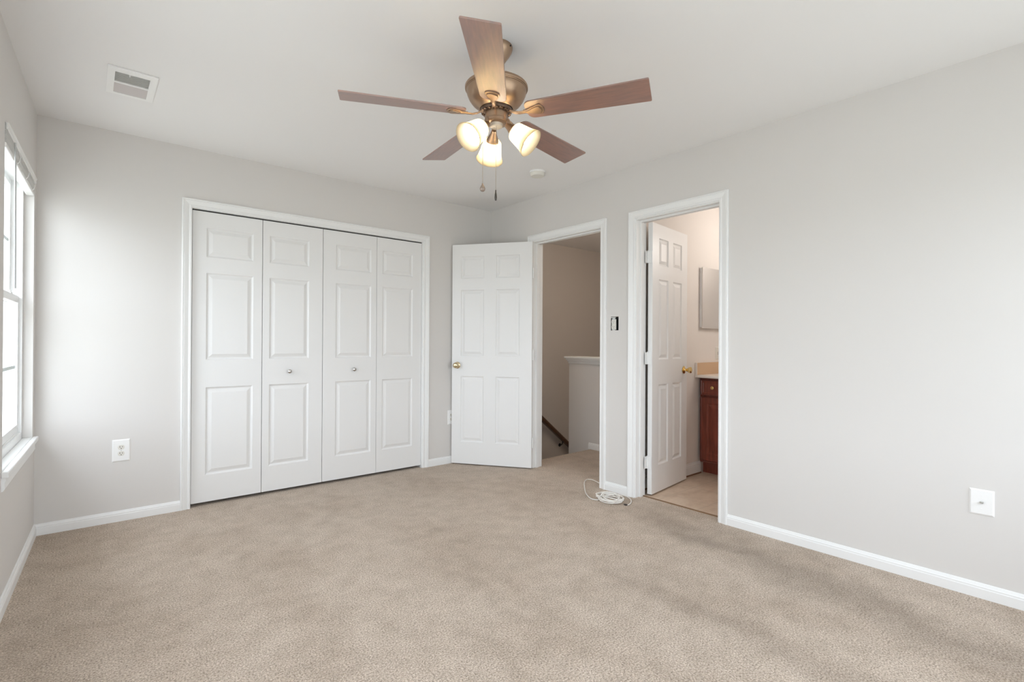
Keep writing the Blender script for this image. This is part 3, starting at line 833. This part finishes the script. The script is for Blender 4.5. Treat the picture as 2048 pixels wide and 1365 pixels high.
# uncovered receptacle in its box, right wall between the two doorways
yc, zc = (REC[0] + REC[1]) / 2, (REC[2] + REC[3]) / 2
un = empty('electrical_outlet', mw=frame_mw((XR, yc + .006, zc - .003), (0, -1, 0), (-1, 0, 0)))
bx = MB(); w2, h2 = .0365, .0525
bx.quad((-w2 + .006, -h2, -.045), (w2 + .006, -h2, -.045), (w2 + .006, h2 + .003, -.045), (-w2 + .006, h2 + .003, -.045))
for (a, b) in (((-w2 + .006, -h2), (w2 + .006, -h2)), ((w2 + .006, -h2), (w2 + .006, h2 + .003)), ((w2 + .006, h2 + .003), (-w2 + .006, h2 + .003)), ((-w2 + .006, h2 + .003), (-w2 + .006, -h2))):
    bx.quad((*a, -.045), (*b, -.045), (*b, -.0005), (*a, -.0005))
bx.build('outlet_box', mat('dark_box', (.05, .05, .05), .7), un)
MB().box((-.027, -.045, -.012), (.014, .036, -.004)).build('receptacle_body', M_IVORY, un, bevel=.002)
for a_, b_ in (((-.019, -.050, -.0041), (.009, -.038, -.0025)), ((-.019, .030, -.0041), (.009, .044, -.0025))): MB().box(a_, b_).build('mounting_ear', M_STEEL, un)
MB().box((-.030, .0445, -.003), (.016, .052, .0005)).build('box_bracket', M_STEEL, un)
for cy in (.0155, -.0235):
    f_ = recept_mesh(cy, -.0035); f_.xf(lambda p: Vector((p.x * 1.22 - .0065, p.y, p.z))); f_ = f_.build('receptacle', M_IVORY, un)
    s_ = MB()
    for sx, hh in ((-.0121, .0085), (.0005, .0068)): s_.box((sx - .0011, cy + .0025 - hh / 2, -.0014), (sx + .0011, cy + .0025 + hh / 2, -.0009))
    s_.lathe([(.0001, 0), (.0024, 0), (.0024, .0005), (.0001, .0005)], 12, (-.0055, cy - .0078, -.0013)); s_.build('slots', M_BLACK, f_)
tag(un, 'bare outlet without cover plate between hall and bathroom doorways', 'outlet')

cx = empty('cable_plate', mw=frame_mw((XR, .389, .4285), (0, -1, 0), (-1, 0, 0)))
plate_mesh(.084, .114).build('wall_plate', M_PLAST, cx)
MB().lathe([(.0062, .005), (.0062, .008), (.0046, .0082), (.0046, .017), (.0036, .017), (.0034, .0125), (.0001, .0125)], 20).build('coax_connector', M_STEEL, cx, smooth=40)
for sy in (.030, -.030): MB().lathe([(.0028, 0), (.0028, .001), (.0001, .0014)], 12, (0, sy, .0053)).build('plate_screw', M_PLAST, cx, smooth=40)
tag(cx, 'white cable jack plate low on the right wall', 'cable jack')

# ------------------------------------------------------------------ coiled cable on the carpet
def smooth_path(pts, per=8):
    pts = [Vector(p) for p in pts]; out = []
    for i in range(len(pts) - 1):
        p0, p1, p2, p3 = pts[max(i - 1, 0)], pts[i], pts[i + 1], pts[min(i + 2, len(pts) - 1)]
        for k in range(per):
            t = k / per
            out.append(0.5 * ((2 * p1) + (p2 - p0) * t + (2 * p0 - 5 * p1 + 4 * p2 - p3) * t * t + (-p0 + 3 * p1 - 3 * p2 + p3) * t ** 3))
    out.append(pts[-1]); return out


cbl = empty('cable_coil', (2.92, 2.33, 0))
lead = [(3.148, 2.612, .004), (3.164, 2.667, .004), (3.186, 2.745, .006), (3.190, 2.786, .006), (3.160, 2.806, .006), (3.090, 2.768, .006), (3.002, 2.689, .005), (2.880, 2.567, .005), (2.810, 2.466, .005), (2.806, 2.415, .005), (2.832, 2.395, .006)]
coil = []
for i in range(1, 9 * 14 + 1):
    t = 2 * PI * i / 14; loop = i // 14
    ra = .078 + .012 * math.sin(loop * 2.4 + .6) + .006 * math.sin(3 * t + loop); rb = .088 + .018 * math.cos(loop * 1.9) + .005 * math.cos(2 * t + loop)
    # long axis runs along the baseboard-to-lead diagonal
    u = Vector((-.24, .97, 0)).normalized(); w = Vector((.80, .60, 0)).normalized()
    off = Vector((.016 * math.sin(loop * 1.7), .018 * math.cos(loop * 2.1), 0))
    p = Vector((2.892, 2.338, 0)) + off + u * ra * math.cos(t) + w * rb * math.sin(t)
    coil.append((min(p.x, 3.062), p.y, .005 + .0042 * ((loop * 5) % 9) * .8 + .003 * math.sin(2 * t + loop) + .003))
tail = [(2.965, 2.352, .026), (3.020, 2.352, .014), (3.042, 2.312, .006), (3.011, 2.255, .005), (2.965, 2.214, .005), (2.915, 2.191, .005), (2.888, 2.188, .005)]
pth = smooth_path(lead + coil + tail, 5)
o = Vector(cbl.location)
cb = MB().tube([p - o for p in pth], .0036, 8).build('cable', M_CABLE, cbl, smooth=60)
MB().lathe([(.0045, 0), (.0045, .010), (.006, .010), (.006, .020), (.0045, .021), (.0045, .026), (.0001, .026)], 14, Vector((2.889, 2.188, .006)) - o, (-.35, .93, 0)).build('plug', mat('dark_connector', (.06, .05, .045), .4, .6), cbl, smooth=40)
tag(cbl, 'coiled white cable lying on the carpet by the bathroom doorway', 'cable')

# ------------------------------------------------------------------ stair handrail
hr = empty('handrail', (4.734, 4.74, .02))
p0, p1 = Vector((3.95, 4.74, .58)), Vector((5.8, 4.74, -.90))
dd = (p1 - p0).normalized(); uu = Vector((0, 1, 0)); nn = dd.cross(uu); nn = nn if nn.z > 0 else -nn
prof = [(-.024, -.026), (.024, -.026), (.029, -.010), (.029, .008), (.020, .024), (.008, .030), (-.008, .030), (-.020, .024), (-.029, .008), (-.029, -.010)]
MB().prism([uu * a + nn * b for a, b in prof], p0 - hr.location, p1 - hr.location).build('rail', M_RAIL, hr, smooth=40)
for t in (.50, .92):
    q = p0.lerp(p1, t) - nn * .026 - hr.location
    mb = MB().tube([q, q + Vector((0, .008, -.035)), q + Vector((0, .034, -.055)), q + Vector((0, .058, -.057))], .007, 10); mb.lathe([(.022, 0), (.022, .005), (.0001, .006)], 20, q + Vector((0, .0595, -.057)), (0, -1, 0))
    mb.build('wall_bracket', M_BLACK, hr, smooth=40)
tag(hr, 'dark wooden handrail sloping down the stairwell wall', 'handrail')

# ------------------------------------------------------------------ bathroom fittings
van = empty('vanity_cabinet', (4.105, BW, 0))
VW, VD = .62, .548
MB().box((0.014, -VW, .10), (VD, -.003, .835)).build('body', M_CHERRY, van, bevel=.002)
MB().box((.068, -VW, .001), (VD, -.003, .10)).build('toe_kick', M_CHERRY, van)
def frontpanel(y0, y1, z0, z1, raised):
    mb = MB(); w = y1 - y0; h = z1 - z0
    rings = [(0, -.018), (.0, -.002), (.004, 0), (.052, 0), (.056, .004), (.062, .008), (.068, .008), (.092, .002), (.096, .001)] if raised else [(0, -.018), (0, -.003), (.006, 0), (.018, 0), (.022, .002)]
    prev = None
    for o_, d in rings:
        r = [Vector((d, y0 + o_, z0 + o_)), Vector((d, y1 - o_, z0 + o_)), Vector((d, y1 - o_, z1 - o_)), Vector((d, y0 + o_, z1 - o_))]
        if prev:
            for k in range(4): mb.quad(prev[k], prev[(k + 1) % 4], r[(k + 1) % 4], r[k])
        prev = r
    mb.quad(*prev); mb.xf(lambda p: p + Vector((-.004, 0, 0))); return mb
for (a, b) in ((-.305, -.022), (-.60, -.317)):
    d_ = frontpanel(a, b, .690, .815, False).build('drawer', M_CHERRY, van)
    MB().lathe([(.006, 0), (.006, .008), (.012, .014), (.0155, .020), (.0145, .026), (.0001, .029)], 20, (-.004, (a + b) / 2 + .028, .755), (-1, 0, 0)).build('drawer_knob', M_BRASS, d_, smooth=50)
    frontpanel(a, b, .125, .672, True).build('cabinet_door', M_CHERRY, van)
tag(van, 'dark cherry vanity cabinet inside the bathroom', 'vanity')
ctp = empty('vanity_countertop', (4.045, BW, .838))
MB().box((.0, -.65, .0), (.61, -.001, .024)).build('slab', M_CTRIM, ctp, bevel=.005)
MB().box((-.004, -.019, .024), (.61, -.001, .128)).build('side_splash', M_COUNTER, ctp, bevel=.002)
MB().box((-.012, -.020, .002), (-.0035, -.001, .130)).build('splash_edge', M_CTRIM, ctp, bevel=.002)
tag(ctp, 'tan bathroom countertop with side splash on the vanity', 'countertop')

mc = empty('medicine_cabinet', (4.100, BW, 1.268))
MB().box((.008, -.020, .008), (.400, -.001, .530)).build('cabinet_body', M_PLAST, mc)
MB().box((0, -.030, 0), (.408, -.0205, .538)).build('mirror_door', M_MIRROR, mc, bevel=.006, seg=1)
tag(mc, 'frameless mirrored medicine cabinet on the bathroom wall', 'medicine cabinet')
sw = empty('light_switch', mw=frame_mw((4.416, BW, 1.046), (1, 0, 0), (0, -1, 0)))
plate_mesh(.072, .114).build('wall_plate', M_IVORY, sw)
MB().box((-.006, -.013, .0052), (.006, .013, .0066)).build('switch_slot', mat('shaded_ivory', (.45, .43, .39), .4), sw)
MB().prism([Vector((-.0035, -.009, .0060)), Vector((-.0035, .006, .0060)), Vector((-.0035, .0105, .0150)), Vector((-.0035, .0055, .0160))], (0, 0, 0), (.007, 0, 0)).build('toggle', M_IVORY, sw)
tag(sw, 'ivory light switch on the bathroom wall above the vanity', 'light switch')
